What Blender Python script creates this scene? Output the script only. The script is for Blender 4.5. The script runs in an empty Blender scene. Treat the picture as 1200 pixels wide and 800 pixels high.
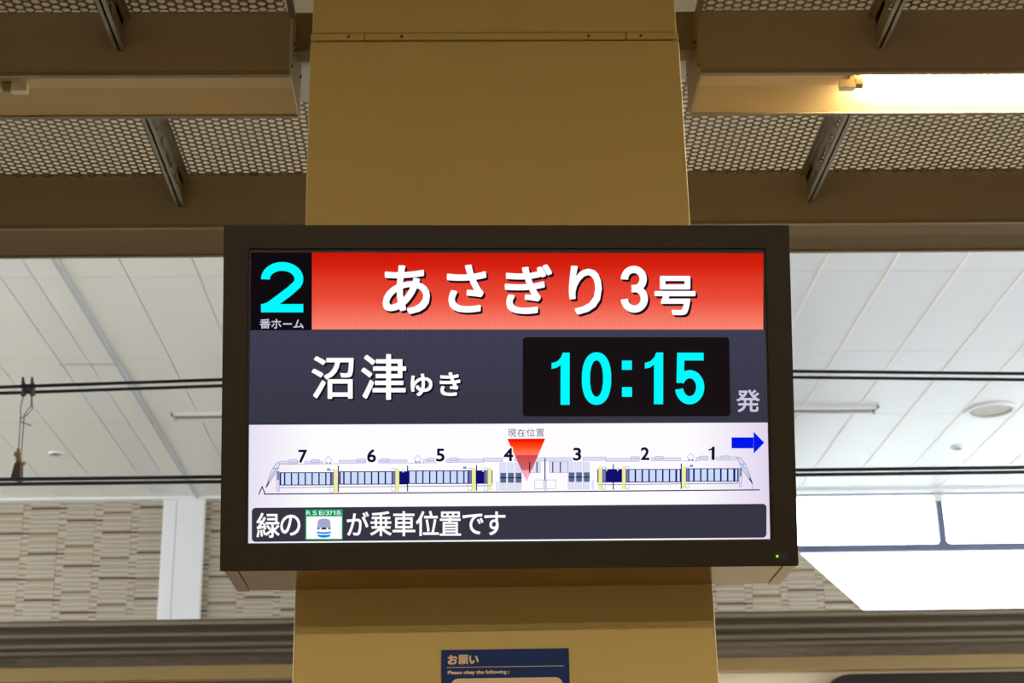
import bpy, bmesh, math, random
import numpy as np
from mathutils import Vector, Matrix

random.seed(7)
C = bpy.context.scene.collection
EYE = 1.60                      # camera height above the platform; heights below are EYE + h

# ------------------------------------------------------------------ camera
def camera():
    p, y, r = math.radians(20.4), math.radians(1.8), math.radians(1.13)
    F = Vector((math.sin(y)*math.cos(p), math.cos(y)*math.cos(p), math.sin(p)))
    R = Vector((math.cos(y), -math.sin(y), 0)); U = R.cross(F)
    R2 = R*math.cos(r) - U*math.sin(r); U2 = U*math.cos(r) + R*math.sin(r)
    cd = bpy.data.cameras.new('camera'); co = bpy.data.objects.new('camera', cd); C.objects.link(co)
    cd.sensor_width = 36; cd.lens = 1905*36/1200
    cd.dof.use_dof = True; cd.dof.focus_distance = 3.25; cd.dof.aperture_fstop = 10
    M = Matrix((R2, U2, -F)).transposed().to_4x4(); M.translation = (0, 0, EYE)
    co.matrix_world = M; cd.clip_end = 500
    bpy.context.scene.camera = co
camera()

# ------------------------------------------------------------------ world, view
sc = bpy.context.scene
w = bpy.data.worlds.new('overcast_sky'); sc.world = w; w.use_nodes = True
bg = w.node_tree.nodes['Background']
bg.inputs[0].default_value = (0.86, 0.93, 1.0, 1); bg.inputs[1].default_value = 9.0
vs = sc.view_settings
sc.display_settings.display_device = 'sRGB'
vs.view_transform = 'Standard'; vs.look = 'None'; vs.exposure = 0.0; vs.gamma = 1.0; vs.use_curve_mapping = False
LAMP_WARM = (1.0, 0.85, 0.60)
TUBE_STRENGTH = 320.0

# ------------------------------------------------------------------ materials
def lin(c):
    c = c/255.0
    return c/12.92 if c <= 0.04045 else ((c+0.055)/1.055)**2.4
def rgb(r, g, b): return (lin(r), lin(g), lin(b), 1)

def mat(name, col, rough=0.5, metal=0.0, var=0.08, scale=6.0, bump=0.0, bscale=200.0, stretch=None, coat=0.0, spec=0.5):
    m = bpy.data.materials.new(name); m.use_nodes = True
    nt = m.node_tree; b = nt.nodes['Principled BSDF']
    b.inputs['Roughness'].default_value = rough; b.inputs['Metallic'].default_value = metal
    b.inputs['Coat Weight'].default_value = coat; b.inputs['Specular IOR Level'].default_value = spec
    tc = nt.nodes.new('ShaderNodeTexCoord'); mp = nt.nodes.new('ShaderNodeMapping')
    nt.links.new(tc.outputs['Object'], mp.inputs[0])
    if stretch: mp.inputs['Scale'].default_value = stretch
    n = nt.nodes.new('ShaderNodeTexNoise'); n.inputs['Scale'].default_value = scale; n.inputs['Detail'].default_value = 5
    nt.links.new(mp.outputs[0], n.inputs['Vector'])
    mx = nt.nodes.new('ShaderNodeMix'); mx.data_type = 'RGBA'
    mx.inputs[6].default_value = tuple(x*(1-var) for x in col[:3])+(1,)
    mx.inputs[7].default_value = tuple(min(1, x*(1+var)) for x in col[:3])+(1,)
    nt.links.new(n.outputs['Fac'], mx.inputs[0]); nt.links.new(mx.outputs[2], b.inputs['Base Color'])
    if bump:
        n2 = nt.nodes.new('ShaderNodeTexNoise'); n2.inputs['Scale'].default_value = bscale
        nt.links.new(tc.outputs['Object'], n2.inputs['Vector'])
        bp = nt.nodes.new('ShaderNodeBump'); bp.inputs['Strength'].default_value = bump; bp.inputs['Distance'].default_value = 0.002
        nt.links.new(n2.outputs['Fac'], bp.inputs['Height']); nt.links.new(bp.outputs[0], b.inputs['Normal'])
    return m

def glow(name, col, strength=1.0):
    m = bpy.data.materials.new(name); m.use_nodes = True
    nt = m.node_tree; nt.nodes.clear()
    e = nt.nodes.new('ShaderNodeEmission'); o = nt.nodes.new('ShaderNodeOutputMaterial')
    e.inputs[0].default_value = col; e.inputs[1].default_value = strength
    nt.links.new(e.outputs[0], o.inputs[0])
    return m

def glow_ramp(name, stops, axis='Z', lo=0.0, hi=1.0, stripe=0.0, period=0.0066, side=0.0):
    """screen picture with a vertical colour run and the fine pixel columns of the panel"""
    m = bpy.data.materials.new(name); m.use_nodes = True
    nt = m.node_tree; nt.nodes.clear(); N = nt.nodes.new; L = nt.links.new
    tc = N('ShaderNodeTexCoord'); sp = N('ShaderNodeSeparateXYZ'); L(tc.outputs['Object'], sp.inputs[0])
    mr = N('ShaderNodeMapRange'); L(sp.outputs[axis], mr.inputs[0])
    mr.inputs[1].default_value = lo; mr.inputs[2].default_value = hi
    cr = N('ShaderNodeValToRGB'); L(mr.outputs[0], cr.inputs[0])
    el = cr.color_ramp.elements
    el[0].position, el[0].color = stops[0]; el[1].position, el[1].color = stops[-1]
    for p, c in stops[1:-1]:
        e = el.new(p); e.color = c
    mu = N('ShaderNodeMath'); mu.operation = 'MULTIPLY'; mu.inputs[1].default_value = 2*math.pi/period
    L(sp.outputs['X'], mu.inputs[0])
    sn = N('ShaderNodeMath'); sn.operation = 'SINE'; L(mu.outputs[0], sn.inputs[0])
    ma = N('ShaderNodeMath'); ma.operation = 'MULTIPLY_ADD'; ma.inputs[1].default_value = stripe; ma.inputs[2].default_value = 1.0
    L(sn.outputs[0], ma.inputs[0])
    e = N('ShaderNodeEmission'); o = N('ShaderNodeOutputMaterial')
    L(cr.outputs[0], e.inputs[0]); L(ma.outputs[0], e.inputs[1]); L(e.outputs[0], o.inputs[0])
    return m

M = {}
M['cream'] = mat('cream_cladding_paint', (0.56, 0.42, 0.155, 1), 0.55, var=0.04, scale=2.5, bump=0.04, spec=0.25)
M['case'] = mat('cream_gloss_case_paint', (0.36, 0.215, 0.055, 1), 0.22, metal=0.55, var=0.02, scale=3, spec=0.1)
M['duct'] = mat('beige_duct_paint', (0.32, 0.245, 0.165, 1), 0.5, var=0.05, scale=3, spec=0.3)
M['lip'] = mat('beige_lip_paint', (0.24, 0.18, 0.10, 1), 0.4, var=0.03, spec=0.3)
M['reflector'] = mat('cream_reflector_paint', (0.55, 0.38, 0.165, 1), 0.4, var=0.02, spec=0.25)
M['galv'] = mat('pale_grey_plate', (0.48, 0.44, 0.37, 1), 0.45, var=0.06)
M['bracket'] = mat('grey_bracket_steel', (0.27, 0.24, 0.18, 1), 0.4, metal=0.2, var=0.1)
M['darksteel'] = mat('dark_steel', (0.16, 0.12, 0.08, 1), 0.5, var=0.1)
M['stub'] = mat('brown_stub_paint', (0.24, 0.17, 0.09, 1), 0.5)
M['under'] = mat('shaded_duct_paint', (0.15, 0.095, 0.034, 1), 0.5, var=0.05, spec=0.2)  # duct paint darkened, the underside's shade is put into the colour
M['perf'] = mat('perforated_sheet_paint', (0.20, 0.145, 0.08, 1), 0.45, var=0.08, scale=4)
M['bezel'] = mat('dark_brown_bezel', (0.022, 0.015, 0.010, 1), 0.42, var=0.05, scale=8, spec=0.2)
M['black'] = mat('black_gasket', (0.004, 0.004, 0.005, 1), 0.5, var=0)
M['screw'] = mat('dark_screw', (0.10, 0.075, 0.04, 1), 0.4, metal=0.5)
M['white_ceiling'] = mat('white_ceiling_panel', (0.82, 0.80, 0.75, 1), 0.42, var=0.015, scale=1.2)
M['daylit_ceiling'] = mat('daylight_tinted_ceiling_panel', (0.71, 0.73, 0.78, 1), 0.42, var=0.015)  # right-hand panels: window daylight put into the colour as a cooler white
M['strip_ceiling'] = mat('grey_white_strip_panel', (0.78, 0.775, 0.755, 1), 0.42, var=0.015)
M['joint'] = mat('ceiling_joint_white', (0.85, 0.83, 0.79, 1), 0.6, var=0.02)
M['seam_dark'] = mat('grey_seam_shadow_and_joint', (0.50, 0.52, 0.56, 1), 0.5)
M['white_paint'] = mat('white_pilaster_paint', (0.74, 0.74, 0.74, 1), 0.5, var=0.02)
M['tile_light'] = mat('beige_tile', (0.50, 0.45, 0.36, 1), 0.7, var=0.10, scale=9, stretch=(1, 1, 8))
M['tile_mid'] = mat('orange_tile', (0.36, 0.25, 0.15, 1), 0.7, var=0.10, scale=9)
M['tile_tan'] = mat('tan_tile', (0.26, 0.19, 0.11, 1), 0.7, var=0.12, scale=9)
M['tile_dark'] = mat('dark_brown_tile', (0.13, 0.075, 0.06, 1), 0.7, var=0.12, scale=9)
M['mortar'] = mat('tile_backing', (0.40, 0.34, 0.27, 1), 0.9)
M['wire'] = mat('dark_catenary_wire', (0.02, 0.025, 0.035, 1), 0.45, metal=0.6, var=0.02)
M['rust'] = mat('rusty_clamp', (0.07, 0.035, 0.025, 1), 0.6, var=0.2, scale=40)
M['brass'] = mat('brass_fitting', (0.35, 0.25, 0.10, 1), 0.4, metal=0.6)
M['frame'] = mat('blue_grey_window_frame', (0.10, 0.12, 0.20, 1), 0.4)
M['opp_brown'] = mat('brown_fascia_board', (0.085, 0.058, 0.030, 1), 0.6, var=0.12, scale=2, stretch=(0.3, 1, 3))
M['opp_lit_edge'] = mat('fascia_edge_light_tint', (0.17, 0.14, 0.09, 1), 0.6, var=0.15, scale=3)  # lighter tone paints in the light caught by the board edges
M['opp_soffit'] = mat('stained_soffit', (0.13, 0.10, 0.07, 1), 0.7, var=1.0, scale=7, stretch=(1, 1.5, 1))
M['opp_beam'] = mat('ochre_beam_paint', (0.40, 0.27, 0.10, 1), 0.5, var=0.08, scale=3)
M['opp_wall'] = mat('pale_cream_wall', (0.80, 0.68, 0.47, 1), 0.6, var=0.03)
M['opp_dark'] = mat('dark_brown_panel', (0.030, 0.023, 0.017, 1), 0.4, spec=0.2)
M['floor'] = mat('platform_paving', (0.32, 0.30, 0.27, 1), 0.7, var=0.1)
M['track'] = mat('track_ballast', (0.46, 0.43, 0.39, 1), 0.9, var=0.35, scale=12)
M['near_roof'] = mat('cream_roof_deck', (0.78, 0.68, 0.48, 1), 0.6, var=0.05)
M['light_block_wall'] = mat('beige_light_block_wall', (0.40, 0.34, 0.26, 1), 0.7, var=0.1)  # for the added walls that hold back the sky light
M['ground'] = mat('outdoor_ground', (0.55, 0.54, 0.51, 1), 0.9, var=0.1)
M['blue_plate'] = mat('navy_notice_plate', (0.017, 0.042, 0.175, 1), 0.6, var=0.03, spec=0.1)
M['notice_print'] = mat('cream_notice_print', (0.80, 0.60, 0.42, 1), 0.6, var=0.02, spec=0.1)
M['tube_off'] = mat('unlit_tube_glass', (0.60, 0.52, 0.40, 1), 0.2, var=0.01)
M['socket'] = mat('lamp_holder_plastic', (0.62, 0.56, 0.42, 1), 0.4, var=0.02)
M['tube_cap'] = mat('tube_end_cap', (0.25, 0.20, 0.10, 1), 0.35, metal=0.5)
M['disc'] = mat('downlight_interior', (0.40, 0.39, 0.33, 1), 0.5)
M['slot'] = mat('slot_interior_grey', (0.25, 0.25, 0.24, 1), 0.6)
M['tube_on'] = glow('lit_fluorescent_tube', LAMP_WARM+(1,), TUBE_STRENGTH)
def glass_mat():
    m = bpy.data.materials.new('window_glass'); m.use_nodes = True; nt = m.node_tree; nt.nodes.clear()
    t = nt.nodes.new('ShaderNodeBsdfTransparent'); g = nt.nodes.new('ShaderNodeBsdfGlossy'); g.inputs['Roughness'].default_value = 0.02
    fr = nt.nodes.new('ShaderNodeFresnel'); fr.inputs[0].default_value = 1.45
    mx = nt.nodes.new('ShaderNodeMixShader'); o = nt.nodes.new('ShaderNodeOutputMaterial')
    t.inputs[0].default_value = (0.93, 0.96, 0.97, 1)
    nt.links.new(fr.outputs[0], mx.inputs[0]); nt.links.new(t.outputs[0], mx.inputs[1]); nt.links.new(g.outputs[0], mx.inputs[2])
    nt.links.new(mx.outputs[0], o.inputs[0]); return m
M['glass'] = glass_mat()

# ------------------------------------------------------------------ builders
class MB:
    """collects vertices and faces of one mesh"""
    def __init__(s): s.v = []; s.f = []; s.mi = []
    def poly(s, pts, mi=0):
        n = len(s.v); s.v += [tuple(p) for p in pts]; s.f.append(list(range(n, n+len(pts)))); s.mi.append(mi)
    def box(s, x0, x1, y0, y1, z0, z1, mi=0, skip=''):
        n = len(s.v)
        s.v += [(x0,y0,z0),(x1,y0,z0),(x1,y1,z0),(x0,y1,z0),(x0,y0,z1),(x1,y0,z1),(x1,y1,z1),(x0,y1,z1)]
        fs = {'b':(0,3,2,1),'t':(4,5,6,7),'f':(0,1,5,4),'r':(1,2,6,5),'k':(2,3,7,6),'l':(3,0,4,7)}
        for k, q in fs.items():
            if k not in skip: s.f.append([n+i for i in q]); s.mi.append(mi)
        return s
    def prism_x(s, prof, x0, x1, mi=0):
        """closed (y,z) outline swept along x"""
        n = len(s.v); k = len(prof)
        s.v += [(x0, y, z) for y, z in prof]+[(x1, y, z) for y, z in prof]
        for i in range(k):
            j = (i+1) % k; s.f.append([n+i, n+j, n+k+j, n+k+i]); s.mi.append(mi)
        s.f.append([n+i for i in range(k)][::-1]); s.f.append([n+k+i for i in range(k)]); s.mi += [mi, mi]
        return s
    def prism_y(s, prof, y0, y1, mi=0):
        """closed (x,z) outline swept along y"""
        n = len(s.v); k = len(prof)
        s.v += [(x, y0, z) for x, z in prof]+[(x, y1, z) for x, z in prof]
        for i in range(k):
            j = (i+1) % k; s.f.append([n+i, n+k+i, n+k+j, n+j]); s.mi.append(mi)
        s.f.append([n+i for i in range(k)]); s.f.append([n+k+i for i in range(k)][::-1]); s.mi += [mi, mi]
        return s
    def tube(s, pts, r, seg=8, mi=0, cap=True):
        pts = [Vector(p) for p in pts]; rings = []
        for i, p in enumerate(pts):
            d = (pts[min(i+1, len(pts)-1)]-pts[max(i-1, 0)]).normalized()
            a = d.cross(Vector((0, 0, 1)) if abs(d.z) < 0.9 else Vector((1, 0, 0))).normalized(); b = d.cross(a)
            n = len(s.v); rr = r[i] if isinstance(r, (list, tuple)) else r
            s.v += [tuple(p+(a*math.cos(t)+b*math.sin(t))*rr) for t in [2*math.pi*k/seg for k in range(seg)]]
            rings.append(n)
        for q, p in zip(rings, rings[1:]):
            for k in range(seg):
                j = (k+1) % seg; s.f.append([q+k, q+j, p+j, p+k]); s.mi.append(mi)
        if cap:
            s.f.append([rings[0]+k for k in range(seg)][::-1]); s.f.append([rings[-1]+k for k in range(seg)]); s.mi += [mi, mi]
        return s
    def mesh(s, name, mats):
        me = bpy.data.meshes.new(name); me.from_pydata(s.v, [], s.f)
        for m in (mats if isinstance(mats, (list, tuple)) else [mats]): me.materials.append(m)
        me.polygons.foreach_set('material_index', s.mi); me.update(); return me
    def build(s, name, mats, parent=None, bevel=0, smooth=False, fix=True):
        me = s.mesh(name, mats)
        if bevel or fix:
            bm = bmesh.new(); bm.from_mesh(me)
            if fix: bmesh.ops.recalc_face_normals(bm, faces=bm.faces)
            if bevel: bmesh.ops.bevel(bm, geom=[e for e in bm.edges if len(e.link_faces) == 2 and e.calc_face_angle(0) > 0.5], offset=bevel, segments=2, affect='EDGES', profile=0.5)
            bm.to_mesh(me); bm.free()
        if smooth:
            for p in me.polygons: p.use_smooth = True
        return link(name, me, parent)

def link(name, me, parent=None, loc=None):
    o = bpy.data.objects.new(name, me); C.objects.link(o)
    if parent: o.parent = parent; o.matrix_parent_inverse = parent.matrix_basis.inverted() if False else Matrix.Identity(4)
    if loc is not None: o.location = loc
    return o
def thing(name, label, cat, loc=(0, 0, 0), group=None):
    o = link(name, None); o.location = loc; o['label'] = label; o['category'] = cat
    if group: o['group'] = group
    return o
def tag(o, label, cat, group=None):
    o['label'] = label; o['category'] = cat
    if group: o['group'] = group
    return o
def struct(o): o['kind'] = 'structure'; return o

# ================================================================== SETTING
struct(MB().box(-14, 14, -12, 6.4, -0.3, 0).build('floor', M['floor']))
struct(MB().box(-8.2, 8.2, -12, 6.0, EYE+2.95, EYE+3.05).build('ceiling_near', M['near_roof']))
struct(MB().box(-14, 14, -12.2, -12, 0, EYE+5.1).build('wall_block_front', M['light_block_wall']))  # unseen wall added to block sky light behind the viewer
struct(MB().box(-8.2, -8, -12, 6.2, 0, EYE+5.0).build('wall_block_left', M['light_block_wall']))  # unseen side wall added to keep sky light off the platform
struct(MB().box(8, 8.2, -12, 6.2, 0, EYE+5.0).build('wall_block_right', M['light_block_wall']))  # its added light-blocking counterpart on the right
struct(MB().box(-14, 14, 6.4, 12.4, -1.3, -1.15).build('trim_1', M['track']))       # track bed
struct(MB().box(-14, 14, 12.4, 18.9, -0.3, 0).build('trim_2', M['track']))         # far platform
tag(MB().box(-120, 120, -120, 120, -1.6, -1.4).build('ground', M['ground']), 'wide grey outdoor ground below the station', 'ground')['kind'] = 'structure'

# ---- white station ceiling with long panels
ZC = EYE+5.0
ceil = struct(MB().box(-14, 14, -12, 19.0, ZC+0.012, ZC+0.15).build('ceiling', M['joint']))
seams = [-8.635, -8.08, -7.525, -6.97, -6.415, -5.86, -5.30, -4.745, -4.19, -3.635, -3.378, -3.13, -2.64, -2.085, -1.53, -0.975, -0.42, 0.135, 0.69,
         1.245, 1.77, 2.285, 2.84, 3.393, 3.947, 4.50, 5.055, 5.61, 6.165, 6.72, 7.275, 7.83]
rows = [8.16, 10.03, 11.90, 13.77, 15.64, 17.51, 18.65]
cache = {}
for a, b in zip(seams, seams[1:]):
    for c, d in zip(rows, rows[1:]):
        wdt = round(b-a, 3); k = (wdt, round(d-c, 3), (a == -3.635)+2*(a > 0))
        if k not in cache:
            m = M['strip_ceiling'] if a == -3.635 else (M['daylit_ceiling'] if a > 0 else M['white_ceiling'])
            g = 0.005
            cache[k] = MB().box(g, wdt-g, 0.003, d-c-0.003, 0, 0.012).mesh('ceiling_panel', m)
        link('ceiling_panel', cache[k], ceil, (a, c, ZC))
for a in seams:
    if a > 0.5: link('joint_cover', cache.setdefault('jc', MB().box(-0.013, 0.013, 0, 10.49, -0.004, 0.001).mesh('joint_cover', M['joint'])), ceil, (a, 8.16, ZC))
MB().box(-3.15, -3.118, 8.16, 18.65, ZC-0.02, ZC+0.002).build('seam_shadow_strip', M['seam_dark'], ceil)  # grey colour stands in for the shadow along the lowered strip's edge
MB().box(-3.66, -3.15, 13.92, 13.945, ZC-0.004, ZC+0.002).build('cross_joint', M['seam_dark'], ceil)
# cornice bead where ceiling meets the wall
struct(MB().box(-14, 14, 18.52, 18.65, ZC-0.03, ZC).build('trim_3', M['white_paint']))

def ring(mb, cx, cy, z, r0, r1, h, seg=28, mi=0):
    for k in range(seg):
        a, b = 2*math.pi*k/seg, 2*math.pi*(k+1)/seg
        def P(r, t, zz): return (cx+r*math.cos(t), cy+r*math.sin(t), zz)
        mb.poly([P(r0, a, z-h), P(r0, b, z-h), P(r1, b, z-h), P(r1, a, z-h)], mi)
        mb.poly([P(r1, a, z-h), P(r1, b, z-h), P(r1, b, z), P(r1, a, z)], mi)
        mb.poly([P(r0, a, z-h), P(r0, b, z-h), P(r0, b, z), P(r0, a, z)], mi)
def disc(mb, cx, cy, z, r, seg=28, mi=0):
    mb.poly([(cx+r*math.cos(2*math.pi*k/seg), cy+r*math.sin(2*math.pi*k/seg), z) for k in range(seg)], mi)

def downlight(loc, r, label, group=None):
    t = thing('downlight', label, 'downlight', loc, group)
    a = MB(); ring(a, 0, 0, 0, r, r*1.16, 0.02); a.build('trim_ring', M['white_paint'], t)
    b = MB(); disc(b, 0, 0, -0.004, r); b.build('lamp_well', M['disc'], t)
downlight((5.32, 15.54, ZC), 0.215, 'large round downlight recessed in the white ceiling at the right')
downlight((5.35, 16.86, ZC), 0.055, 'small round ceiling fitting just beyond the large downlight at the right')
downlight((-4.335, 16.72, ZC), 0.075, 'small pale ceiling fitting beyond the wires at the left')
def slot(x0, x1, label):
    y0, y1 = 15.36, 15.56
    t = thing('linear_light', label, 'ceiling light', (0, 0, ZC))
    MB().box(x0, x1, y1-0.05, y1, -0.03, 0).box(x0, x1, y0, y0+0.03, -0.03, 0).box(x0, x0+0.02, y0, y1, -0.03, 0).box(x1-0.02, x1, y0, y1, -0.03, 0).build('frame', M['white_paint'], t)
    MB().box(x0+0.02, x1-0.02, y0+0.03, y1-0.05, -0.02, -0.002).build('recess', M['slot'], t)
slot(-2.9, -1.7, 'unlit narrow linear light in the white ceiling left of the display')
slot(2.9, 4.14, 'unlit narrow linear light in the white ceiling right of the display')

# ---- far wall clad with thin split tiles
YW = 18.65
def edgeX(h):                       # left edge of the glazed opening at height h above the eye
    return 3.72 if h > 4.335 else 3.845+(4.335-h)*(4.59-3.845)/(4.335-3.60)
wb = MB()
outline = [(-14, 0), (edgeX(3.2), 0), (edgeX(3.2), EYE+3.2), (edgeX(4.335), EYE+4.335), (3.72, EYE+4.335), (3.72, ZC), (-14, ZC)]
wb.prism_y(outline, YW+0.03, YW+0.25)
wall = struct(wb.build('wall_back', M['mortar']))
TW, TH, NR = 0.42, 0.541, 21
def tile_mb(seed):
    rnd = random.Random(seed); mb = MB(); rh = TH/NR
    for i in range(NR):                       # row 0 on top
        z1 = TH-i*rh; z0 = z1-rh+0.004
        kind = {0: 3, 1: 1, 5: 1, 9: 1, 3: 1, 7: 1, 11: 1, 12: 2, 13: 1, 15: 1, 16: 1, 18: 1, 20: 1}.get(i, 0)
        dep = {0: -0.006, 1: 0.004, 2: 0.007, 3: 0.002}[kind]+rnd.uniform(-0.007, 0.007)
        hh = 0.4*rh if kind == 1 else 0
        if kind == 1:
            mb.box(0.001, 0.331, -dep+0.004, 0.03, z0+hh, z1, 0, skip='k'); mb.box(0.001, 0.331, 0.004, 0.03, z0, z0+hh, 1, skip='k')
        else:
            mb.box(0.001, 0.331, dep, 0.03, z0, z1, kind, skip='k')
        k2 = 1 if i in (10,) else (1 if i in (2, 5, 8, 14, 16, 19) else 0)
        if kind == 3: k2 = 3
        mb.box(0.334, TW-0.001, rnd.uniform(-0.006, 0.006), 0.03, z0, z1, k2, skip='k')
    return mb
tm = [M['tile_light'], M['tile_mid'], M['tile_tan'], M['tile_dark']]
tmpl = [tile_mb(s).mesh('tile', tm) for s in (3, 4, 5)]
x_al, z_al = -3.80-6*0.42-0.02, ZC-0.085      # aligned with the dark rows in the photograph
def cut(me, co, no):
    me = me.copy(); bm = bmesh.new(); bm.from_mesh(me)
    bmesh.ops.bisect_plane(bm, geom=bm.verts[:]+bm.edges[:]+bm.faces[:], plane_co=co, plane_no=no, clear_outer=True)
    bm.to_mesh(me); bm.free(); return me
for c in range(-2, 30):
    x = x_al+c*TW
    if x > 4.8: break
    for r in range(-1, 4):
        zt = z_al-r*TH-((c+0) % 3)*0.148
        z = zt-TH
        if zt < EYE+3.3 or z > ZC-0.01: continue
        if -3.50-0.28 > x+TW*0 and x+TW > -3.80 and False: continue
        me = tmpl[(c*2+r) % 3]
        if zt > ZC-0.002: me = cut(me, (0, 0, ZC-0.002-z), (0, 0, 1))
        hmid = (z+TH/2)-EYE
        right_lo = min(edgeX(max(zt-EYE, 3.3)), edgeX(z-EYE)) if zt-EYE <= 4.335 else 3.72
        right_hi = edgeX(z-EYE)
        if x >= right_hi: continue
        if x+TW > right_lo:
            if zt-EYE > 4.335+0.2: me = cut(me, (3.72-x, 0, 0), (1, 0, 0))
            else:
                d = Vector((4.59-3.845, 0, -(4.335-3.60))).normalized()
                me = cut(me, (3.845-x, 0, EYE+4.335-z), (-d.z, 0, d.x))
            if not len(me.polygons): continue
        link('tile', me, wall, (x, YW, z))
# white pilaster
pil = MB().box(-3.53, -3.377, YW-0.08, YW+0.03, 0.4, ZC).box(-3.37, -3.05, YW-0.09, YW+0.03, 0.4, ZC)
struct(pil.build('trim_4', M['white_paint'], bevel=0.004))

# ---- glazed opening on the right
zt_, zb_ = ZC, EYE+3.2
win = struct(link('window_1', None)); win.location = (0, YW+0.12, 0)
HT = EYE+4.33
fm = MB().box(3.72, 9.2, -0.04, 0.04, HT-0.041, HT+0.041)
fm.box(3.68, 9.2, -0.03, 0.04, ZC-0.02, ZC)
fm.build('transom', M['frame'], win)
mul = MB()
for xm in (5.655, 8.1): mul.prism_y([(xm-0.038, HT+0.03), (xm+0.038, HT+0.03), (xm+0.038, ZC-0.09), (xm-0.038, ZC-0.09)], -0.035, 0.035)
for xm in (5.655, 8.1):
    mul.prism_y([(xm-0.09, HT+0.033), (xm+0.09, HT+0.033), (xm+0.032, HT+0.075), (xm-0.032, HT+0.075)], -0.03, 0.03)
mul.build('mullion', M['frame'], win)
hd = MB()
for xm in (5.655, 8.1): hd.box(xm-0.05, xm+0.05, -0.04, 0.04, ZC-0.11, ZC-0.02)
hd.build('mullion_head', M['white_paint'], win)
for a, b in ((3.72, 5.623), (5.687, 8.068), (8.132, 9.2)):
    MB().box(a, b, -0.004, 0.004, HT+0.035, ZC-0.02).build('pane', M['glass'], win)
MB().prism_y([(3.85, HT-0.035), (9.2, HT-0.035), (9.2, zb_), (edgeX(3.2)-0.02, zb_)], -0.004, 0.004).build('pane', M['glass'], win)
d = 0.03
MB().prism_y([(3.83, HT), (3.83+d, HT), (edgeX(3.2)+d, zb_), (edgeX(3.2), zb_)], -0.05, 0.05).build('slanted_jamb', M['frame'], win)
struct(MB().box(9.2, 14, YW+0.03, YW+0.25, 0, ZC).build('wall_right', M['white_paint']))
struct(MB().box(edgeX(3.2), 9.2, YW+0.03, YW+0.25, 0, zb_).build('wall_sill', M['mortar']))

# ================================================================== FAR PLATFORM CANOPY EDGE
can = thing('canopy_edge', 'blurred brown stepped canopy edge of the far platform below the tiled wall', 'canopy')
steps = [(13.00, 2.455, 2.496), (13.15, 2.393, 2.50), (13.30, 2.338, 2.45), (13.45, 2.308, 2.40)]
for (y, h0, h1) in steps:
    MB().box(-9, 10, y, y+0.62, EYE+h0, EYE+h1).build('fascia_board', M['opp_brown'], can)
    MB().box(-9, 10, y-0.012, y-0.001, EYE+h0-0.004, EYE+h0+0.022).build('fascia_lit_edge', M['opp_lit_edge'], can)
MB().box(-9, 10, 13.62, 14.09, EYE+2.304, EYE+2.307).build('soffit', M['opp_soffit'], can)
beam = MB().prism_x([(14.09, EYE+2.215), (14.08, EYE+2.215), (14.08, EYE+2.193), (14.24, EYE+2.193), (14.24, EYE+2.303), (14.09, EYE+2.303)], -9, 10)
tag(beam.build('cross_beam', M['opp_beam']), 'ochre painted horizontal beam under the far canopy edge', 'beam')
struct(MB().box(1.0, 10, 14.45, 14.55, 0, EYE+2.34).build('wall_far_platform', M['opp_wall']))
struct(MB().box(-9, 1.0, 14.45, 14.55, 0, EYE+2.34).build('wall_far_left', M['opp_brown']))
def rounded(x0, x1, z0, z1, r, n=6):
    pts = []
    for cx, cz, a0 in ((x1-r, z1-r, 0), (x0+r, z1-r, 90), (x0+r, z0+r, 180), (x1-r, z0+r, 270)):
        for k in range(n+1):
            t = math.radians(a0+90*k/n); pts.append((cx+r*math.cos(t), cz+r*math.sin(t)))
    return pts
tag(MB().prism_y(rounded(3.08, 6.7, EYE+1.35, EYE+2.182, 0.28), 14.28, 14.43).build('wall_panel', M['opp_dark'], bevel=0.01),
    'dark brown round-cornered panel at the bottom right under the ochre beam', 'panel')

# ================================================================== OVERHEAD WIRES
def wire(name, segs, r, label, group):
    mb = MB(); mb.tube(segs, r, 6); tag(mb.build(name, M['wire'], smooth=True), label, 'wire', group)
def sag(pts, n=8):
    out = []
    for (x0, y0, z0), (x1, y1, z1) in zip(pts, pts[1:]):
        for k in range(n): t = k/n; out.append((x0+(x1-x0)*t, y0+(y1-y0)*t, z0+(z1-z0)*t-0.0*t*(1-t)))
    out.append(pts[-1]); return out
mz = [(-7, 2.85), (-2.544, 2.922), (-1.345, 2.953), (0.264, 3.001), (1.832, 2.971), (3.125, 2.944), (8, 2.88)]
wire('messenger_wire', sag([(x, 8.5, EYE+h) for x, h in mz]), 0.0095, 'upper of the two dark messenger wires crossing high over the track', None)
wire('messenger_wire', sag([(x, 8.602, EYE+h) for x, h in mz]), 0.0095, 'lower of the two dark messenger wires crossing high over the track', None)
wire('contact_wire', [(-8, 8.5, EYE+2.395), (0, 8.5, EYE+2.40), (8, 8.5, EYE+2.405)], 0.0105, 'upper of the two dark contact wires just above the tiled wall', None)
wire('contact_wire', [(-8, 8.615, EYE+2.402), (0, 8.615, EYE+2.405), (8, 8.615, EYE+2.412)], 0.0105, 'lower of the two dark contact wires just above the tiled wall', None)
hg = thing('wire_hanger', 'rusty hanger with two clamps and thin strands joining the wires at the left', 'hanger', (-2.40, 8.55, EYE))
cl = MB()
for dx in (-0.030, 0.020):
    cl.tube([(dx, -0.03, 2.985), (dx-0.003, 0.0, 2.945), (dx+0.004, 0.03, 2.90)], [0.006, 0.013, 0.008], 8)
    cl.tube([(dx, 0, 2.965), (dx, 0, 2.885)], [0.008, 0.011], 8)
cl.box(-0.036, 0.028, -0.02, 0.03, 2.925, 2.95); cl.build('clamp', M['rust'], hg)
st = MB()
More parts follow.
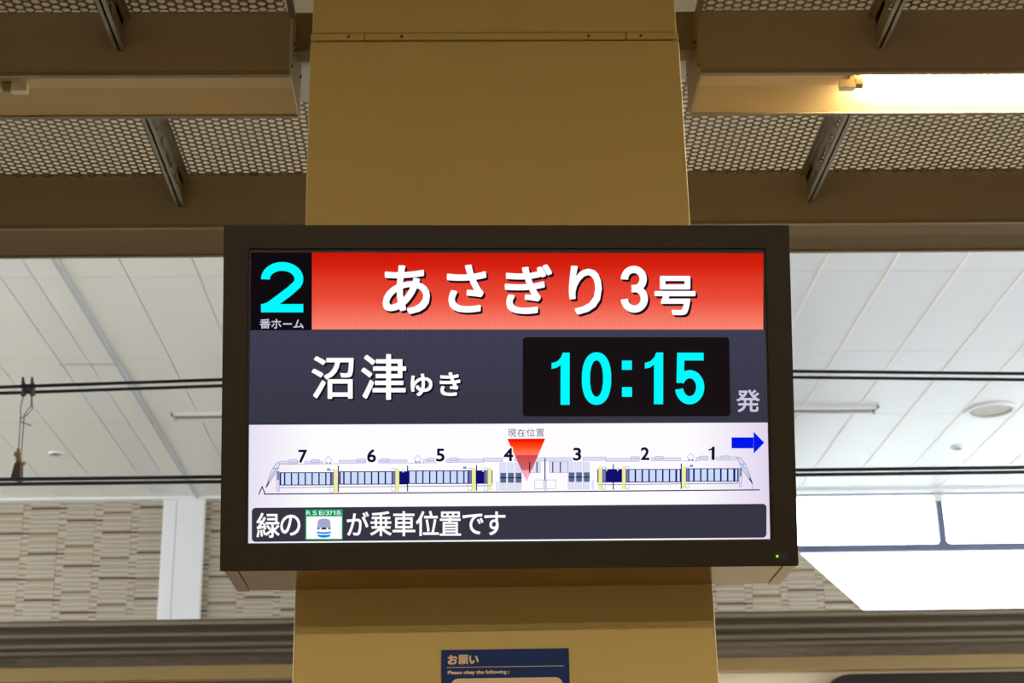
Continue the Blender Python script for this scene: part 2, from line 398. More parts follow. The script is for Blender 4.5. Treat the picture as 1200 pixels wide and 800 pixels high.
st.tube([(-0.026, 0, 2.89), (-0.036, 0, 2.82), (-0.03, 0, 2.76), (-0.028, 0, 2.65), (-0.026, 0, 2.55)], 0.0028, 5)
st.tube([(0.018, 0, 2.89), (0.022, 0, 2.83), (-0.012, 0, 2.78), (-0.010, 0, 2.65), (-0.010, 0, 2.55)], 0.0028, 5)
st.tube([(0.02, 0, 2.88), (0.028, 0, 2.81), (0.0, 0, 2.775), (-0.035, 0, 2.755), (-0.02, 0, 2.735), (0.03, 0, 2.715)], 0.0028, 5)
st.build('strand', M['wire'], hg)
MB().tube([(-0.045, 0, 2.555), (-0.01, 0, 2.55)], 0.014, 8).tube([(-0.035, 0, 2.528), (-0.005, 0, 2.525)], 0.012, 8).tube([(-0.02, 0, 2.505), (0.016, 0, 2.50)], 0.010, 8).build('fitting', M['brass'], hg)
MB().prism_y([(-0.032, 2.50), (-0.002, 2.50), (0.006, 2.40), (-0.048, 2.41)], -0.03, 0.03).tube([(-0.028, 0.0, 2.585), (-0.025, 0, 2.50)], 0.008, 6).build('lower_clamp', M['rust'], hg)

# ================================================================== NEAR CANOPY: perforated panels, ducts, brackets
HB, HTOP = EYE+2.286, EYE+2.490        # duct underside, duct top
HP = EYE+2.472                          # perforated sheets
def perf(x0, x1, y0, y1):
    a = 0.029; cx = a*0.866; R = a/math.sqrt(3); r = 0.0112
    nseg = 12
    hexp = [(R*math.cos(math.radians(60*k)), R*math.sin(math.radians(60*k))) for k in range(6)]
    outer = []
    for k in range(6):
        p, q = hexp[k], hexp[(k+1) % 6]; outer.append(p); outer.append(((p[0]+q[0])/2, (p[1]+q[1])/2))
    inner = [(r*math.cos(math.radians(30*k)), r*math.sin(math.radians(30*k))) for k in range(12)]
    base = np.array([(x, y, 0) for x, y in outer]+[(x, y, 0) for x, y in inner]+[(x, y, 0.0016) for x, y in inner])
    bf = []
    for k in range(12):
        j = (k+1) % 12
        bf.append((k, j, 12+j, 12+k)); bf.append((12+k, 12+j, 24+j, 24+k))
    bf = np.array(bf)
    V = []; F = []; n = 0
    nx = int((x1-x0)/cx); ny = int((y1-y0)/a-0.5)
    for i in range(nx):
        for j in range(ny):
            c = np.array([x0+cx*(i+0.5), y0+a*(j+0.5+(0.5 if i % 2 else 0)), 0])
            V.append(base+c); F.append(bf+n); n += 36
    V = np.concatenate(V); F = np.concatenate(F)
    me = bpy.data.meshes.new('perforated_panel')
    me.vertices.add(len(V)); me.vertices.foreach_set('co', V.ravel())
    me.loops.add(F.size); me.loops.foreach_set('vertex_index', F.ravel().astype(np.int32))
    me.polygons.add(len(F)); me.polygons.foreach_set('loop_start', np.arange(0, F.size, 4, dtype=np.int32))
    me.polygons.foreach_set('loop_total', np.full(len(F), 4, dtype=np.int32))
    me.update(calc_edges=True); me.validate(); me.materials.append(M['perf'])
    return me
BX = (-0.955, 1.185)                   # x of the bracket arms
def perf_row(y0, y1, spans, words):
    for (a, b), wd in zip(spans, words):
        o = link('perforated_panel', perf(a, b, y0, y1)); o.location = (0, 0, HP)
        tag(o, wd, 'ceiling panel', 'perforated metal ceiling panels')
        for e in (a+0.006, b-0.006): MB().box(e-0.009, e+0.009, y0, y1, -0.006, 0.004).build('edge_strip', M['perf'], o)
perf_row(4.27, 5.018, [(-3.2, -0.965), (-0.945, 1.175), (1.195, 3.6)],
         ['perforated beige ceiling panel at far left behind the left bracket', 'perforated beige ceiling panel passing behind the cream pillar', 'perforated beige ceiling panel right of the right bracket below the lit fixture'])
perf_row(3.12, 3.998, [(-3.2, -0.965), (-0.945, -0.47), (0.665, 1.175), (1.195, 3.6)],
         ['perforated panel at the top left corner of the picture', 'short perforated panel at the top edge just left of the pillar',
          'short perforated panel at the top edge just right of the pillar', 'perforated panel at the top right corner above the lit fixture'])

# duct: front and back sheets, lips, recessed reflector
def duct_mb(x0, x1, yf, yb, zb, zt):
    mb = MB(); t = 0.004
    mb.prism_x([(yf, zb+0.014), (yf, zt), (yb, zt), (yb, zb+0.014), (yb-t, zb+0.014), (yb-t, zt-t), (yf+t, zt-t), (yf+t, zb+0.014)], x0, x1)
    return mb
def lips(x0, x1, yb, par):
    MB().box(x0, x1, -0.002, 0.014, 0, 0.014).build('lip', M['lip'], par); MB().box(x0, x1, yb-0.014, yb+0.002, 0, 0.014).build('lip', M['lip'], par)
def refl_mb(x0, x1, yf, yb, zb):
    p = [(yf+0.014, zb+0.004), (yf+0.04, zb+0.034), (yb-0.12, zb+0.034), (yb-0.014, zb+0.004), (yb-0.014, zb+0.010), (yb-0.118, zb+0.040), (yf+0.038, zb+0.040), (yf+0.014, zb+0.010)]
    return MB().prism_x(p, x0, x1)
def fixture(name, x0, x1, label, tubes, lit, yf=4.0, inner=None):
    t = thing(name, label, 'light fixture', (0, yf, HB)); w_ = 0.25; h = HTOP-HB
    duct_mb(x0, x1, 0, w_, 0, h).build('housing', M['duct'], t)
    lips(x0, x1, w_, t)
    refl_mb(x0, x1, 0, w_, 0).build('reflector', M['reflector'], t)
    for xe in ([x0, x1] if inner is None else [inner]):
        s = 0.005
        MB().box(xe-s/2, xe+s/2, -0.003, w_+0.003, 0, h+0.004).build('end_plate', M['galv'] if xe < 0 else M['duct'], t)
        sgn = 1 if xe < 0 else -1
        for (yy, zz) in ((0.05, 0.13), (0.062, 0.115), (0.004, 0.03), (0.22, 0.12)):
            MB().tube([(xe+sgn*0.002, yy, zz), (xe+sgn*0.007, yy, zz)], 0.005, 8).build('screw', M['screw'], t)
    for (a, b) in tubes:
        yy, zz = 0.085, 0.014
        tb = MB().tube([(a+0.022, yy, zz), (b-0.022, yy, zz)], 0.0145, 14, cap=False).build('fluorescent_tube', M['tube_on'] if lit else M['tube_off'], t, smooth=True)
        for e in (a, b-0.024): MB().tube([(e, yy, zz), (e+0.024, yy, zz)], 0.0155, 12).build('end_cap', M['tube_cap'], tb)
        for xx, sg in ((a, -1), (b, 1)):
            MB().box(min(xx, xx+sg*0.014), max(xx, xx+sg*0.014), yy-0.012, yy+0.012, zz-0.017, 0.036).box(min(xx, xx+sg*0.045), max(xx, xx+sg*0.045), yy-0.013, yy+0.013, zz-0.019, zz+0.008).build('lamp_holder', M['socket'], t, bevel=0.002)
    return t
fixture('light_fixture', -3.2, -0.478, 'long unlit fluorescent ceiling fixture left of the pillar', [(-2.47, -1.27)], False, inner=-0.478)
fixture('light_fixture', 0.672, 3.6, 'long lit fluorescent ceiling fixture right of the pillar', [(1.125, 2.325)], True, inner=0.672)
# unseen added fixture rows light the pillar and the display from the viewer's side
tubes_ = [(x, x+1.2) for x in (-5.2, -3.6, -2.0, -0.4, 1.2, 2.8, 4.4)]
for yf_, wd_ in ((-6.0, 'nearest behind the viewer'), (-9.0, 'farthest behind the viewer')):
    fixture('light_fixture', -5.6, 6.0, 'added unseen fluorescent fixture overhead, '+wd_, tubes_, True, yf=yf_)
db = thing('cross_duct', 'long beige boxed duct along the canopy edge behind the pillar', 'duct', (0, 5.02, HB))
duct_mb(-3.6, 4.0, 0, 0.25, 0, 0.204).build('housing', M['duct'], db)
lips(-3.6, 4.0, 0.25, db)
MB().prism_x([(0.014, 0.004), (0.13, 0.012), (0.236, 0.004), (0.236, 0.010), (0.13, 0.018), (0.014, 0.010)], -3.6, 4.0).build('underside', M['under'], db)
for (a, b, c, d, lb) in ((-0.56, -0.385, 4.20, 4.47, 'pale blank cover plate beside the pillar at the end of the unlit fixture'), (0.56, 0.70, 4.20, 4.34, 'pale blank cover plate beside the pillar at the end of the lit fixture')):
    tag(MB().box(a, b, c, d, HP-0.012, HP-0.008).build('cover_plate', M['galv'], bevel=0.001), lb, 'plate')
# conduits above the near panels, stub beams tying the ducts to the pillar
def stub(x0, x1, label):
    tag(MB().box(x0, x1, 4.10, 4.16, EYE+2.42, EYE+2.548).build('stub_beam', M['stub']), label, 'beam')
stub(-0.72, -0.366, 'dark steel stub beam between the unlit fixture and the pillar')
stub(0.531, 0.9, 'dark steel stub beam between the lit fixture and the pillar')
tag(MB().tube([(-3, 4.35, EYE+2.66), (-0.30, 4.35, EYE+2.66)], 0.010, 8).build('conduit', M['darksteel'], smooth=True), 'dark thin conduit above the perforated panel left of the pillar', 'pipe')

def bracket(x, y0, y1, label, side):
    """truss arm: bottom flange, top flange, web with zig-zag openings"""
    t = thing('bracket_arm', label, 'bracket', (x, y0, HP), 'bracket arms under the perforated panels')
    L_ = y1-y0; hb = -0.108
    MB().box(-0.014, 0.014, 0, L_, hb, hb+0.005).build('lower_flange', M['bracket'], t)
    MB().box(-0.016, 0.016, 0, L_, -0.008, -0.003).build('upper_flange', M['bracket'], t)
    wb = MB(); n = max(2, int(L_/0.22)); s = L_/n
    for i in range(n):
        a = i*s
        for (p, q, r_, u) in (((a, hb), (a+0.05, hb), (a+s/2+0.03, -0.008), (a+s/2-0.03, -0.008)), ((a+s/2-0.03, -0.008), (a+s/2+0.03, -0.008), (a+s, hb), (a+s-0.05, hb))):
            wb.prism_x([p, q, r_, u], -0.002, 0.002)
    wb.box(-0.003, 0.003, 0, L_, hb, hb+0.022); wb.box(-0.003, 0.003, 0, L_, -0.03, -0.004)
    wb.box(-0.003, 0.003, L_-0.10, L_, hb, -0.004)
    wb.build('web', M['bracket'], t)
bracket(BX[0], 4.26, 5.02, 'steel bracket arm below the unlit fixture left of the pillar', 1)
bracket(BX[1], 4.26, 5.02, 'steel bracket arm below the lit fixture right of the pillar', -1)
bracket(BX[0], 3.2, 4.0, 'steel bracket arm at the top edge above the unlit fixture', 1)
bracket(BX[1], 3.2, 4.0, 'steel bracket arm at the top edge above the lit fixture', -1)

# ================================================================== PILLAR
PX0, PX1, PY0, PY1 = -0.3665, 0.531, 3.45, 4.33
pl = thing('pillar', 'square cream-painted clad pillar behind the departure display', 'pillar', (0, 0, 0))
zj0, zj1 = EYE+2.068, EYE+2.086
MB().box(PX0, PX1, PY0, PY1, 0, zj0-0.003).build('lower_cladding', M['cream'], pl, bevel=0.006)
MB().box(PX0+0.004, PX1-0.004, PY0+0.003, PY1-0.003, zj1+0.003, ZC-0.01).build('upper_cladding', M['cream'], pl, bevel=0.005)
for a, b in ((PX0+0.001, -0.237), (-0.235, 0.401), (0.403, PX1-0.001)):
    MB().box(a, b, PY0+0.001, PY0+0.02, zj0, zj1).build('joint_strip', M['cream'], pl, bevel=0.0015)
MB().box(PX0+0.012, PX1-0.012, PY0+0.012, PY1-0.012, zj0-0.02, zj1+0.02).build('core', M['darksteel'], pl)
for x in (-0.274, -0.145, 0.310, 0.438):
    MB().tube([(x, PY0+0.003, zj0+0.009), (x, PY0-0.001, zj0+0.009)], 0.0038, 10).build('screw', M['screw'], pl)

# ================================================================== NOTICE PLATE
def text_mesh(body):
    cu = bpy.data.curves.new('lettering', 'FONT'); cu.body = body; cu.resolution_u = 4
    o = bpy.data.objects.new('lettering', cu); C.objects.link(o)
    dg = bpy.context.evaluated_depsgraph_get(); me = bpy.data.meshes.new_from_object(o.evaluated_get(dg))
    v = np.array([p.co[:2] for p in me.vertices]); f = [list(p.vertices) for p in me.polygons]
    bpy.data.objects.remove(o); bpy.data.curves.remove(cu); bpy.data.meshes.remove(me)
    return v, f
def add_text(mb, body, box, fn, bold=0.0, off=(0, 0), grow=0.0):
    """fit the ink of one word into box = (x0,y0,x1,y1), y downwards; bold thickens the strokes by that many
    sheet units on each side; fn maps the sheet to 3D"""
    v, f = text_mesh(body); a = v.min(0); b = v.max(0)
    x0, y0, x1, y1 = box; x0 += bold; x1 -= bold; y0 += bold; y1 -= bold
    r = bold+grow
    q_ = 0.86*r; sh = [(0, 0)] if r <= 0 else [(0, 0), (r, 0), (-r, 0), (0, r), (0, -r), (q_, q_), (-q_, q_), (q_, -q_), (-q_, -q_)]
    for i, (dx, dy) in enumerate(sh):
        n = len(mb.v)
        for p in v:
            q = fn(x0+(p[0]-a[0])/(b[0]-a[0])*(x1-x0)+off[0]+dx, y1-(p[1]-a[1])/(b[1]-a[1])*(y1-y0)+off[1]+dy)
            mb.v.append((q[0], q[1]-i*8e-6, q[2]))
        for q in f: mb.f.append([n+i for i in q]); mb.mi.append(0)

nt_ = thing('notice_plate', 'navy blue notice plate on the pillar below the display', 'sign', (-0.054, PY0-0.005, EYE+0.589))
NX = 0.2695/149.0                      # metres per sheet unit; sheet is 149 wide
MB().box(0, 0.2695, 0, 0.005, -0.38, 0).build('plate', M['blue_plate'], nt_, bevel=0.0012)
nf = lambda x, y: (x*NX, -0.0006, -y*NX)
mb = MB(); add_text(mb, 'お', (7.5, 6, 19, 17.3), nf, 0.55); add_text(mb, '願', (19.8, 6, 31.6, 17.3), nf, 0.3); add_text(mb, 'い', (32.5, 7, 43.5, 16.8), nf, 0.55)
add_text(mb, 'Please obey the following :', (7.5, 24.2, 79, 29.6), nf, 0.28)
mb.build('lettering', M['notice_print'], nt_, fix=False)
MB().box(6.5*NX, 143*NX, -0.0008, 0, -20.8*NX, -20.2*NX).build('rule_line', M['notice_print'], nt_)
MB().prism_y(rounded(11*NX, 141*NX, -0.36, -33.5*NX, 0.016), -0.001, 0.0005).build('text_field', M['notice_print'], nt_)

# ================================================================== DEPARTURE DISPLAY
TILT, YAW = math.radians(14.05), math.radians(0.94)
dcen = Vector((0.0892, 3.0372, EYE+1.0181))
disp = thing('departure_display', 'dark framed electronic departure display showing the 10:15 train, mounted on the pillar', 'display')
X_ = Vector((math.cos(YAW), math.sin(YAW), 0)); N0 = Vector((-math.sin(YAW), math.cos(YAW), 0))
V_ = Vector((0, 0, 1))*math.cos(TILT)-N0*math.sin(TILT); B_ = V_.cross(X_)*-1      # B_: away from the viewer
B_ = X_.cross(V_)*-1
if B_.y < 0: B_ = -B_
Mx = Matrix((X_, B_, V_)).transposed().to_4x4(); Mx.translation = dcen
disp.matrix_world = Mx
W2, H2 = 0.51, 0.2869
OX, OZ0, OZ1 = 0.5625, -0.339, 0.3375
fr = MB(); D = 0.075
for (x0, x1, z0, z1) in ((-OX, OX, H2, OZ1), (-OX, OX, OZ0, -H2), (-OX, -W2, -H2, H2), (W2, OX, -H2, H2)):
    pass
# frame as one ring with a chamfered inner lip
def ringframe(mb, o, i, y0, y1, z_in):
    ox0, ox1, oz0, oz1 = o; ix0, ix1, iz0, iz1 = i
    O = [(ox0, oz0), (ox1, oz0), (ox1, oz1), (ox0, oz1)]; I = [(ix0, iz0), (ix1, iz0), (ix1, iz1), (ix0, iz1)]
    for k in range(4):
        j = (k+1) % 4
        mb.poly([(O[k][0], y0, O[k][1]), (O[j][0], y0, O[j][1]), (I[j][0], y0, I[j][1]), (I[k][0], y0, I[k][1])])
        mb.poly([(O[k][0], y0, O[k][1]), (O[j][0], y0, O[j][1]), (O[j][0], y1, O[j][1]), (O[k][0], y1, O[k][1])])
        mb.poly([(I[k][0], y0, I[k][1]), (I[j][0], y0, I[j][1]), (I[j][0], z_in, I[j][1]), (I[k][0], z_in, I[k][1])])
    mb.poly([(p[0], y1, p[1]) for p in O])
ringframe(fr, (-OX, OX, OZ0, OZ1), (-W2-0.004, W2+0.004, -H2-0.003, H2+0.004), -0.008, D, 0.004)
bez = fr.build('bezel', M['bezel'], disp)
bm = bmesh.new(); bm.from_mesh(bez.data); bmesh.ops.remove_doubles(bm, verts=bm.verts, dist=1e-5)
bmesh.ops.recalc_face_normals(bm, faces=bm.faces)
bmesh.ops.bevel(bm, geom=[e for e in bm.edges if len(e.link_faces) == 2 and e.calc_face_angle(0) > 0.5], offset=0.0014, segments=2, affect='EDGES')
bm.to_mesh(bez.data); bm.free()
# screen and everything shown on it
scr = MB().box(-W2-0.004, W2+0.004, 0.0, 0.01, -H2-0.004, H2+0.004).build('screen', M['black'], disp)
src = [(294, 294.3), (893.6, 293), (903, 633.3), (291, 636.6)]
dst = [(-W2, H2), (W2, H2), (W2, -H2), (-W2, -H2)]
A = []; bb = []
for (x, y), (u, v) in zip(src, dst):
    A.append([x, y, 1, 0, 0, 0, -u*x, -u*y]); bb.append(u)
    A.append([0, 0, 0, x, y, 1, -v*x, -v*y]); bb.append(v)
hm = np.append(np.linalg.solve(np.array(A, float), np.array(bb, float)), 1).reshape(3, 3)
def sheet(layer):                     # picture units of the flat screen content -> local point on the screen
    dep = -0.0004-0.00025*layer
    def f(x, y):
        q = hm @ np.array([x, y, 1.0]); return (q[0]/q[2], dep, q[1]/q[2])
    return f
def G(name, r, g, b, s=1.0): return glow('screen_'+name, rgb(r, g, b), s)
K = dict(white=G('white', 255, 252, 255, 1.05), cyan=G('cyan', 0, 250, 255), navy=G('navy', 18, 14, 110), line=G('line', 30, 26, 90),
         lav=G('lavender', 132, 132, 205), pane=G('pane', 205, 220, 248), pale=G('pale', 222, 224, 246), yellow=G('yellow', 240, 238, 150), slate2=G('slate_blue', 88, 106, 142),
         shadow=G('shadow', 28, 14, 30), cell=G('black_cell', 16, 11, 16), clock=G('clock_black', 24, 17, 20), dim=G('dim_white', 205, 196, 222),
         digits=G('digit_navy', 22, 16, 52), blue=G('arrow_blue', 0, 22, 235), green=G('green', 0, 158, 100), grey=G('train_grey', 165, 170, 205),
         caption=G('caption', 70, 62, 120), tblue=G('train_blue', 20, 140, 225), pgrey=G('pane_grey', 120, 130, 165), dgreen=G('door_edge', 40, 60, 70), bar=G('bar', 56, 54, 68))
K['red'] = glow_ramp('screen_red', [(0, rgb(250, 132, 112)), (0.35, rgb(236, 78, 58)), (0.8, rgb(214, 32, 14)), (1, rgb(200, 22, 6))], lo=0.133, hi=H2, stripe=0.05)
K['slate'] = glow_ramp('screen_slate', [(0, rgb(56, 55, 70)), (1, rgb(64, 62, 82))], lo=-0.05, hi=0.13, stripe=0.07)
K['paper'] = glow_ramp('screen_paper', [(0, rgb(232, 224, 244)), (0.12, rgb(255, 253, 255)), (0.85, rgb(255, 252, 255)), (1, rgb(226, 214, 238))], axis='X', lo=-W2, hi=W2, stripe=0.012)  # lavender ends paint in the panel's light falloff at oblique viewing angles
K['marker'] = glow_ramp('screen_marker', [(0, rgb(248, 190, 215)), (0.22, rgb(243, 160, 185)), (0.24, rgb(206, 100, 112)), (0.56, rgb(212, 70, 76)), (0.58, rgb(255, 125, 95)), (0.75, rgb(255, 75, 20)), (0.9, rgb(255, 15, 0)), (1, rgb(255, 0, 0))], lo=-0.168, hi=-0.0815, stripe=0.05, period=0.0075)
def quad(mb, x0, y0, x1, y1, f):
    mb.poly([f(x0, y0), f(x1, y0), f(x1, y1), f(x0, y1)])
def area(name, layer, col, x0, y0, x1, y1, r=0):
    f = sheet(layer); mb = MB()
    if r: mb.poly([f(x, y) for x, y in rounded(x0, x1, y0, y1, r)])
    else: quad(mb, x0, y0, x1, y1, f)
    return mb.build(name, K[col], scr, fix=False)
def line(mb, pts, wd, f, close=False):
    if close: pts = pts+[pts[0]]
    for (ax, ay), (bx, by) in zip(pts, pts[1:]):
        dx, dy = bx-ax, by-ay; L_ = math.hypot(dx, dy) or 1; nx, ny = -dy/L_*wd/2, dx/L_*wd/2
        ex, ey = dx/L_*wd*0.3, dy/L_*wd*0.3
        mb.poly([f(ax+nx-ex, ay+ny-ey), f(bx+nx+ex, by+ny+ey), f(bx-nx+ex, by-ny+ey), f(ax-nx-ex, ay-ny-ey)])
# panels of the picture
area('number_cell', 1, 'cell', 294, 296, 365, 386.5)
area('title_banner', 1, 'red', 365, 296, 894, 386)
f1 = sheet(1)
mb = MB(); mb.poly([f1(293.2, 387), f1(896.4, 386.6), f1(899.4, 495.5), f1(292.2, 497.5)]); mb.build('destination_band', K['slate'], scr, fix=False)
mb = MB(); mb.poly([f1(292.2, 497.5), f1(899.4, 495.5), f1(902.6, 633), f1(291.4, 636)]); mb.build('diagram_field', K['paper'], scr, fix=False)
f2 = sheet(2)
mb = MB(); mb.poly([f2(x, y-(x-295)*0.0052) for x, y in rounded(295.5, 898.3, 594.5, 634.3, 4.5)]); mb.build('message_bar', K['bar'], scr, fix=False)
mb = MB(); mb.poly([f2(x+(y-395)*0.02*(x > 700), y) for x, y in rounded(611.3, 853.8, 395, 488, 4)]); mb.build('clock_field', K['clock'], scr, fix=False)

def digit(mb, ch, box, wd, f, grow=0.0):
    """upright signage numerals drawn as even strokes in the box"""
    x0, y0, x1, y1 = box; g = grow
    def ribbon(pts, close=False):
        n = len(pts)
        def nrm(i):
            a = pts[(i-1) % n] if (close or i > 0) else pts[0]; b = pts[(i+1) % n] if (close or i < n-1) else pts[-1]
            dx, dy = b[0]-a[0], b[1]-a[1]; L_ = math.hypot(dx, dy) or 1; return -dy/L_*(wd/2+g), dx/L_*(wd/2+g)
        for i in range(n if close else n-1):
            j = (i+1) % n; a, b = pts[i], pts[j]; na, nb = nrm(i), nrm(j)
            mb.poly([f(a[0]+na[0], a[1]+na[1]), f(b[0]+nb[0], b[1]+nb[1]), f(b[0]-nb[0], b[1]-nb[1]), f(a[0]-na[0], a[1]-na[1])])
    h = wd/2; X = lambda u: x0+h+u*(x1-x0-wd); Y = lambda v: y0+h+v*(y1-y0-wd)
    def arc(cu, cv, ru, rv, a0, a1, n=22, pw=1.0):
        out = []
        for k in range(n+1):
            t = math.radians(a0+(a1-a0)*k/n); c, s_ = math.cos(t), math.sin(t)
            out.append((X(cu+ru*math.copysign(abs(c)**pw, c)), Y(cv+rv*math.copysign(abs(s_)**pw, s_))))
        return out
    if ch == '0': ribbon(arc(0.5, 0.5, 0.5, 0.5, 0, 360, 44, 0.88)[:-1], True)
    if ch == '1':
        p = [(.50, 1), (1, 1), (1, 0), (.62, 0), (.52, .09), (.30, .17), (0, .20), (0, .31), (.28, .29), (.50, .235)]
        mb.poly([f(x0+u*(x1-x0), y0+v*(y1-y0)) for u, v in p])
    if ch == '2':
        ribbon(arc(0.5, 0.30, 0.5, 0.30, 178, 385, 30)+[(X(0.72), Y(0.60)), (X(0.42), Y(0.78)), (X(0.10), Y(0.97))])
        mb.poly([f(x0-g, y1-wd*0.95-g), f(x1+g, y1-wd*0.95-g), f(x1+g, y1+g), f(x0-g, y1+g)])
        mb.poly([f(x0-g, y1), f(x0-g, y1-wd*0.9), f(X(0.16), Y(0.84)), f(X(0.35), Y(0.95))])
    if ch == '3':
        ribbon(arc(0.47, 0.245, 0.47, 0.245, 178, 430, 26)+[(X(0.36), Y(0.485))])
        ribbon([(X(0.36), Y(0.485))]+arc(0.5, 0.74, 0.5, 0.26, -75, 178, 26))
    if ch == '5':
        mb.poly([f(X(0.08)-h, y0), f(x1-wd*0.15, y0), f(x1-wd*0.15, y0+wd*0.95), f(X(0.08)-h, y0+wd*0.95)])
        mb.poly([f(X(0.08)-h, y0), f(X(0.08)+h*0.8, y0), f(X(0.05)+h*0.8, Y(0.60)), f(X(0.05)-h, Y(0.60))])
        ribbon([(X(0.02), Y(0.57))]+arc(0.48, 0.70, 0.5, 0.30, 222, 532, 34))
def words(name, items, col, layer, bold, shadow=None, halo=None):
    """each character of a line is a flat piece of its own on the screen"""
    for s, bx in items:
        dw = isinstance(bold, tuple) or s == '1'
        if dw:
            wd = bold[0] if isinstance(bold, tuple) else (bx[2]-bx[0])*0.45
            if shadow:
                mb = MB(); sx, sy = shadow
                digit(mb, s, (bx[0]+sx, bx[1]+sy, bx[2]+sx, bx[3]+sy), wd, sheet(layer)); digit(mb, s, (bx[0]+sx/2, bx[1]+sy/2, bx[2]+sx/2, bx[3]+sy/2), wd, sheet(layer-0.3))
                mb.build(name+'_shadow', K['shadow'], scr, fix=False)
            mb = MB(); digit(mb, s, bx, wd, sheet(layer+1)); mb.build(name, K[col], scr, fix=False); continue
        if shadow:
            mb = MB(); add_text(mb, s, bx, sheet(layer), bold, shadow); add_text(mb, s, bx, sheet(layer-0.3), bold, (shadow[0]/2, shadow[1]/2))
            mb.build(name+'_shadow', K['shadow'], scr, fix=False)
        if halo:
            mb = MB(); add_text(mb, s, bx, sheet(layer), bold, (0, 0), halo)
            mb.build(name+'_halo', K['white'], scr, fix=False)
        mb = MB(); add_text(mb, s, bx, sheet(layer+1), bold)
        mb.build(name, K[col], scr, fix=False)
words('train_name', [('あ', (447.4, 310.8, 502.6, 368)), ('さ', (522.3, 309.8, 568.5, 366.2)), ('ぎ', (589.9, 309.5, 645.4, 367.8)), ('り', (665, 311, 703.8, 368.4)),
                     ('号', (765.5, 322.8, 814, 369))], 'white', 4, 1.35, shadow=(2.4, 2.6))
words('train_name', [('3', (726, 311, 758, 366.2))], 'white', 4, (8.6,), shadow=(2.4, 2.6))
words('platform_number', [('2', (306, 307.2, 355, 366))], 'cyan', 3, (10.2,))
words('platform_caption', [('番', (304.5, 373.6, 317, 385)), ('ホ', (318, 373.8, 329.5, 385)), ('ー', (331.5, 378.6, 341.8, 380.4)), ('ム', (343.5, 374.5, 355.6, 384.6))], 'dim', 3, 0.2)
words('destination', [('沼', (364.8, 417.3, 413.8, 467.2)), ('津', (422.4, 414.8, 475, 468.4)), ('ゆ', (480.2, 437.8, 505.7, 464)), ('き', (514, 436, 538.4, 464))], 'white', 4, 0.75, shadow=(2.0, 2.0))
tm_ = words('departure_time', [('1', (645, 413.2, 666.2, 474.4)), ('0', (680.5, 412.7, 715, 474.5)), ('1', (754.5, 413, 776, 473.8)), ('5', (790.5, 413.2, 825, 474))], 'cyan', 4, (9.6,))
f5 = sheet(5); mb = MB(); quad(mb, 727.5, 422.5, 739.2, 433.3, f5); quad(mb, 727.7, 453.7, 739.4, 465, f5); mb.build('departure_time_colon', K['cyan'], scr, fix=False)
words('departure_suffix', [('発', (862.5, 456.7, 890, 483.2))], 'dim', 4, 0.4)
words('message', [('緑', (301, 600.3, 328, 629.6)), ('の', (328.6, 602.6, 352, 627.2)), ('が', (406, 599.4, 431.8, 627.4)), ('乗', (433.2, 598.9, 458.4, 628)),
                  ('車', (459.3, 598.9, 485.9, 628.2)), ('位', (486.7, 598.6, 513.3, 628)), ('置', (514.2, 599.4, 539.4, 627.8)), ('で', (541, 602, 565.6, 626.4)), ('す', (566.5, 599.6, 591.3, 627.4))], 'white', 4, 0.38)
words('position_caption', [('現', (594, 502.7, 603.6, 511.9)), ('在', (604.8, 502.6, 614.6, 511.8)), ('位', (615.8, 502.5, 625.6, 511.6)), ('置', (627, 502.5, 636.5, 511.5))], 'caption', 4, 0.0)
# boarding icon
area('boarding_icon', 3, 'green', 357.8, 596.4, 401.3, 632.3)
area('boarding_icon_field', 4, 'white', 359, 604.8, 400.2, 631)
words('boarding_icon_text', [('R', (358.9, 598.2, 364, 603)), ('S', (366.4, 598.1, 370.9, 603.1)), ('E', (373.8, 598.2, 378.2, 603)), ('/', (378.6, 598, 381, 603.2)), ('3', (381.5, 598.2, 385.4, 603)), ('7', (386, 598.2, 389.6, 603)), ('1', (390.4, 598.2, 392.6, 603)), ('系', (393.8, 597.7, 399.7, 603.5))], 'white', 5, 0.0)
f5, f6, f7 = sheet(5), sheet(6), sheet(7)
mb = MB(); mb.poly([f5(*p) for p in [(371.6, 616), (372.2, 611), (373.6, 608.4), (377, 607.4), (382, 607.4), (385.3, 608.4), (386.6, 611), (387.2, 616), (387.3, 620), (371.4, 620)]]); mb.build('icon_train_front', K['grey'], scr, fix=False)
mb = MB(); quad(mb, 371.6, 618.2, 387, 619.4, f6); quad(mb, 377, 617.8, 381.8, 620, f6); mb.build('icon_lamps', K['shadow'], scr, fix=False)
mb = MB()
mb.poly([f6(*p) for p in [(370.9, 622.2), (374, 622.9), (379.4, 623.1), (385, 622.9), (387.8, 622.2), (387.4, 624.4), (384, 625.1), (379.4, 625.3), (375, 625.1), (371.3, 624.4)]])
mb.poly([f6(*p) for p in [(371.6, 625.8), (376, 626.4), (383, 626.4), (387, 625.8), (386.2, 628.4), (382, 629.6), (377, 629.6), (372.6, 628.4)]]); mb.build('icon_stripes', K['tblue'], scr, fix=False)
mb = MB(); quad(mb, 374.4, 618, 376.4, 619.6, f7); quad(mb, 382.4, 618, 384.4, 619.6, f7); mb.build('icon_highlights', K['white'], scr, fix=False)
# arrow
f3 = sheet(3); mb = MB()
mb.poly([f3(*p) for p in [(856.7, 513), (882.8, 513), (882.8, 525.9), (856.9, 525.9)]]); mb.poly([f3(*p) for p in [(882.8, 506.2), (895.4, 519.2), (883, 532)]])
mb.build('direction_arrow', K['blue'], scr, fix=False)

